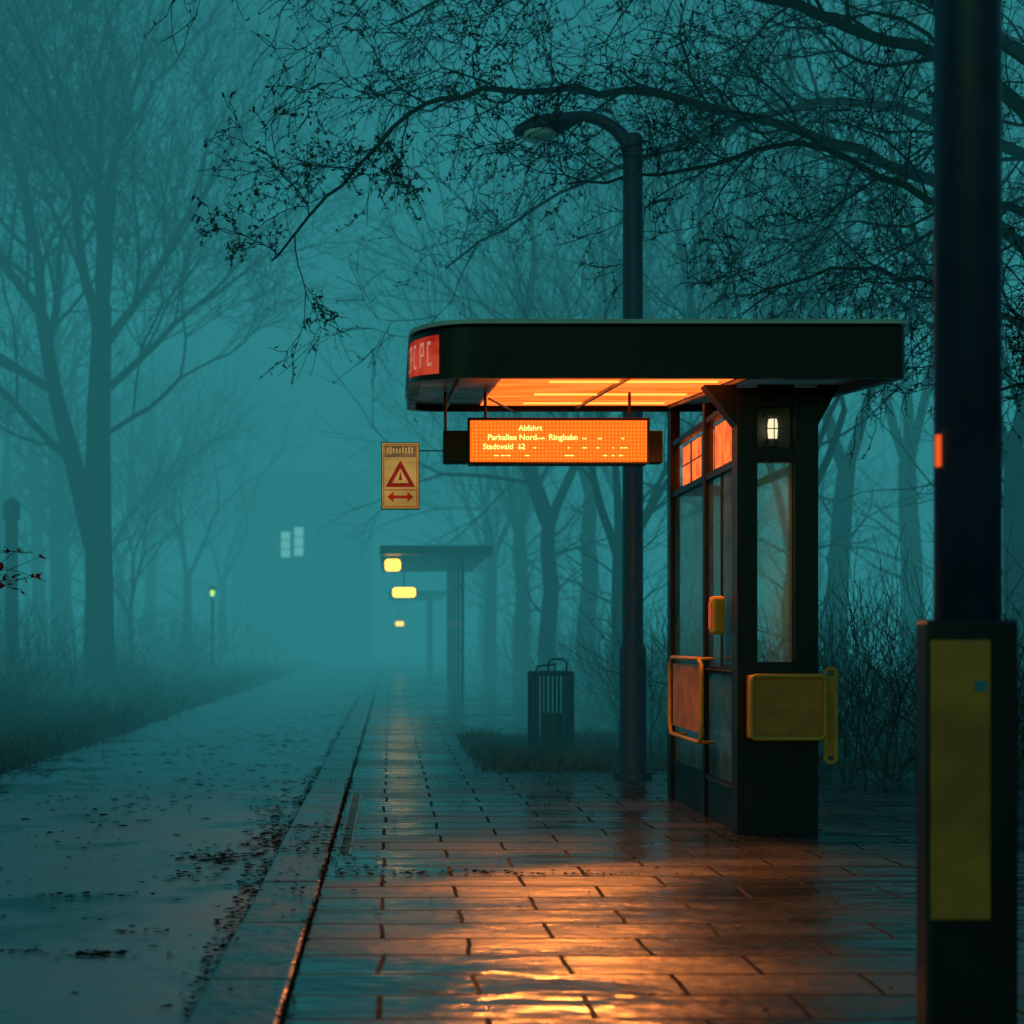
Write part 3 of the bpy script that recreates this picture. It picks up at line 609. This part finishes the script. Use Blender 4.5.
# ------------------------------------------------------------ litter bin
T=empty('litter_bin',(1.6,14.2,0))
b=MB(); cx,cy=1.6,14.2
for i in range(15):
    a=6.283*i/15+.2; x,y=cx+.21*math.cos(a),cy+.21*math.sin(a); b.box(x-.013,x+.013,y-.012,y+.012,.05,.84)
for z in (.06,.82):
    rp=[(cx+.215*math.cos(6.283*k/24),cy+.215*math.sin(6.283*k/24),z) for k in range(26)]; b.tube(rp,.02,6,cap=False)
rp=[(cx-.02,cy,.83),(cx-.02,cy,.93),(cx+.02,cy,.96),(cx+.12,cy,.96),(cx+.16,cy,.93),(cx+.16,cy,.83)]; b.tube(rp,.012,6)
b.tube([(cx-.16,cy-.12,.83),(cx-.14,cy-.12,.89),(cx+.05,cy,.91),(cx+.05,cy+.12,.83)],.011,6)
b.tube([(cx+.21,cy-.05,0),(cx+.21,cy-.05,.82)],.022,6); b.tube([(cx-.2,cy+.05,0),(cx-.2,cy+.05,.82)],.022,6)
b.tube([(cx,cy,.05),(cx,cy,.085)],.2,16)
b.tube([(cx+.02,cy,.08),(cx+.02,cy,.42)],[.10,.11],12)
o=b.obj('slatted_cage',m_black,T); o.matrix_parent_inverse=Matrix.Translation((-1.6,-14.2,0))

# ------------------------------------------------------------ foreground pole with cabinet
F=empty('utility_pole',(1.735,4.27,0))
def chf(o): o.parent=F; o.matrix_parent_inverse=Matrix.Translation((-1.735,-4.27,0)); return o
b=MB(); b.tube([(1.742,4.29,0),(1.742,4.29,7)],.096,32); chf(b.obj('shaft',m_navy,smooth=True))
b=MB(); b.box(1.576,1.845,4.17,4.27,-.01,1.21); chf(b.obj('cabinet',m_black,bevel=.012))
b=MB(); b.box(1.582,1.757,4.160,4.168,.33,1.15); chf(b.obj('yellow_plate',m_olive,bevel=.004))
b=MB(); b.box(1.71,1.745,4.155,4.1595,1.0,1.03); chf(b.obj('sticker',mat('blue_sticker',(.03,.25,.35),rough=.4,bump=0)))
b=MB(); b.box(1.637,1.650,4.255,4.275,1.67,1.765); chf(b.obj('orange_indicator',m_ledge,bevel=.003))
b=MB(); b.box(1.651,1.67,4.25,4.29,1.655,1.78); chf(b.obj('indicator_base',m_dark,bevel=.004))

# ------------------------------------------------------------ far shelters
def far_shelter(x,y,L_,glow):
    E=empty('bus_shelter',(x,y,0)); 
    def c(o): o.parent=E; return o
    b=MB(); b.box(-.25,1.9,0,L_,2.78,2.95); c(b.obj('roof',m_dark,bevel=.03))
    b=MB()
    for i in range(5):
        yy=.1+i*(L_-.3)/4; b.box(1.30,1.36,yy,yy+.06,0,2.78)
    for z in (.3,.95,2.2): b.box(1.31,1.35,.18,L_-.2,z,z+.05)
    c(b.obj('frame',m_black))
    b=MB(); b.xpane(1.328,.2,L_-.2,.35,2.2); c(b.obj('glass',m_clear))
    for i,(gx,gz,gw,gh) in enumerate(glow):
        b=MB(); b.tube([(gx-gw/2-.04,.62,gz),(gx+gw/2+.04,.62,gz)],.04,8); b.box(gx-.01,gx+.01,.60,.62,gz+gh/2-.05,2.78); c(b.obj('display_case_%d'%i,m_black))
        b=MB(); pts=rrect(gx-gw/2,gx+gw/2,gz-gh/2,gz+gh/2,gh*.3)
        n=len(pts); b.add([(p[0],.47,p[1]) for p in pts]+[(p[0],.56,p[1]) for p in pts],[tuple(range(n))]+[(i2,(i2+1)%n,(i2+1)%n+n,i2+n) for i2 in range(n)]); c(b.obj('display_%d'%i,m_yglow))
far_shelter(0.05,27.0,7,[(0.0,2.60,.30,.22),(.22,2.07,.44,.18)])
far_shelter(0.2,52.0,7,[(0.15,1.75,.3,.16)])
P_=empty('park_lamp',(-5.0,40,0))
b=MB(); b.tube([(0,0,-.1),(0,0,.3),(0,0,.35),(0,0,2.35)],[.08,.08,.05,.04],10); b.tube([(0,0,2.55),(0,0,2.6),(0,0,2.66)],[.13,.1,.02],10); b.obj('post',m_dark,P_)
b=MB(); b.tube([(0,0,2.38),(0,0,2.46),(0,0,2.55)],[.04,.06,.06],10); b.obj('lantern',m_gre,P_)
b=MB(); b.tube([(0,0,-.1),(0,0,3.5),(0,0,3.55),(0,0,3.85),(0,0,3.95)],[.14,.12,.17,.17,.05],10); o=b.obj('bollard_post',m_dark); o.location=(-7.45,28,0)
Bd=empty('distant_building',(-6.2,92,0))
b=MB(); b.box(-4,5,0,8,-.1,10); b.add([(-4.3,-.3,10),(5.3,-.3,10),(5.3,8.3,10),(-4.3,8.3,10),(-3,4,12.5),(4,4,12.5)],[(0,1,5,4),(1,2,5),(2,3,4,5),(3,0,4),(0,3,2,1)])
b.obj('walls',mat('render_wall',(.25,.27,.27),rough=.8,scale=2),Bd)
b=MB()
for x,z,h in ((-.85,6.5,1.7),(.0,6.6,1.9)): 
    for k in range(3): b.box(x,x+.58,-.03,-.004,z+k*h/3,z+(k+1)*h/3-.06)
b.obj('lit_windows',m_win,Bd)
b=MB()
for x in (-3,-2,1.6,2.7,3.8): 
    for z in (1.2,4.2,7): b.box(x,x+.7,-.03,-.004,z,z+1.4)
b.obj('dark_windows',m_black,Bd)

def area(name,loc,rot,sx,sy,e,col,spread=180):
    l=bpy.data.lights.new(name,'AREA'); l.shape='RECTANGLE'; l.size=sx; l.size_y=sy; l.energy=e; l.color=col; l.spread=math.radians(spread)
    o=bpy.data.objects.new(name,l); scene.collection.objects.link(o); o.location=loc; o.rotation_euler=rot; return o
area('shelter_lamp',(1.4,8.8,2.66),(0,0,0),1.1,.12,20,(1,.24,.04),120)
area('display_downlight',(1.09,9.19,2.272),(math.radians(-48),0,0),1.0,.03,19,(1,.27,.045),70)  # added light, no fitting there; makes the orange reflection on the pavement

cam=bpy.data.cameras.new('camera'); co=bpy.data.objects.new('camera',cam); scene.collection.objects.link(co); scene.camera=co
co.location=(0,0,1.15); co.rotation_euler=(math.pi/2,0,0)
cam.lens=50; cam.sensor_width=36; cam.shift_x=0.119; cam.shift_y=0.125; cam.clip_end=2000; cam.clip_start=.05
cam.dof.use_dof=True; cam.dof.focus_distance=8.9; cam.dof.aperture_fstop=2.0
scene.view_settings.view_transform='Standard'; scene.view_settings.look='None'; scene.view_settings.exposure=0
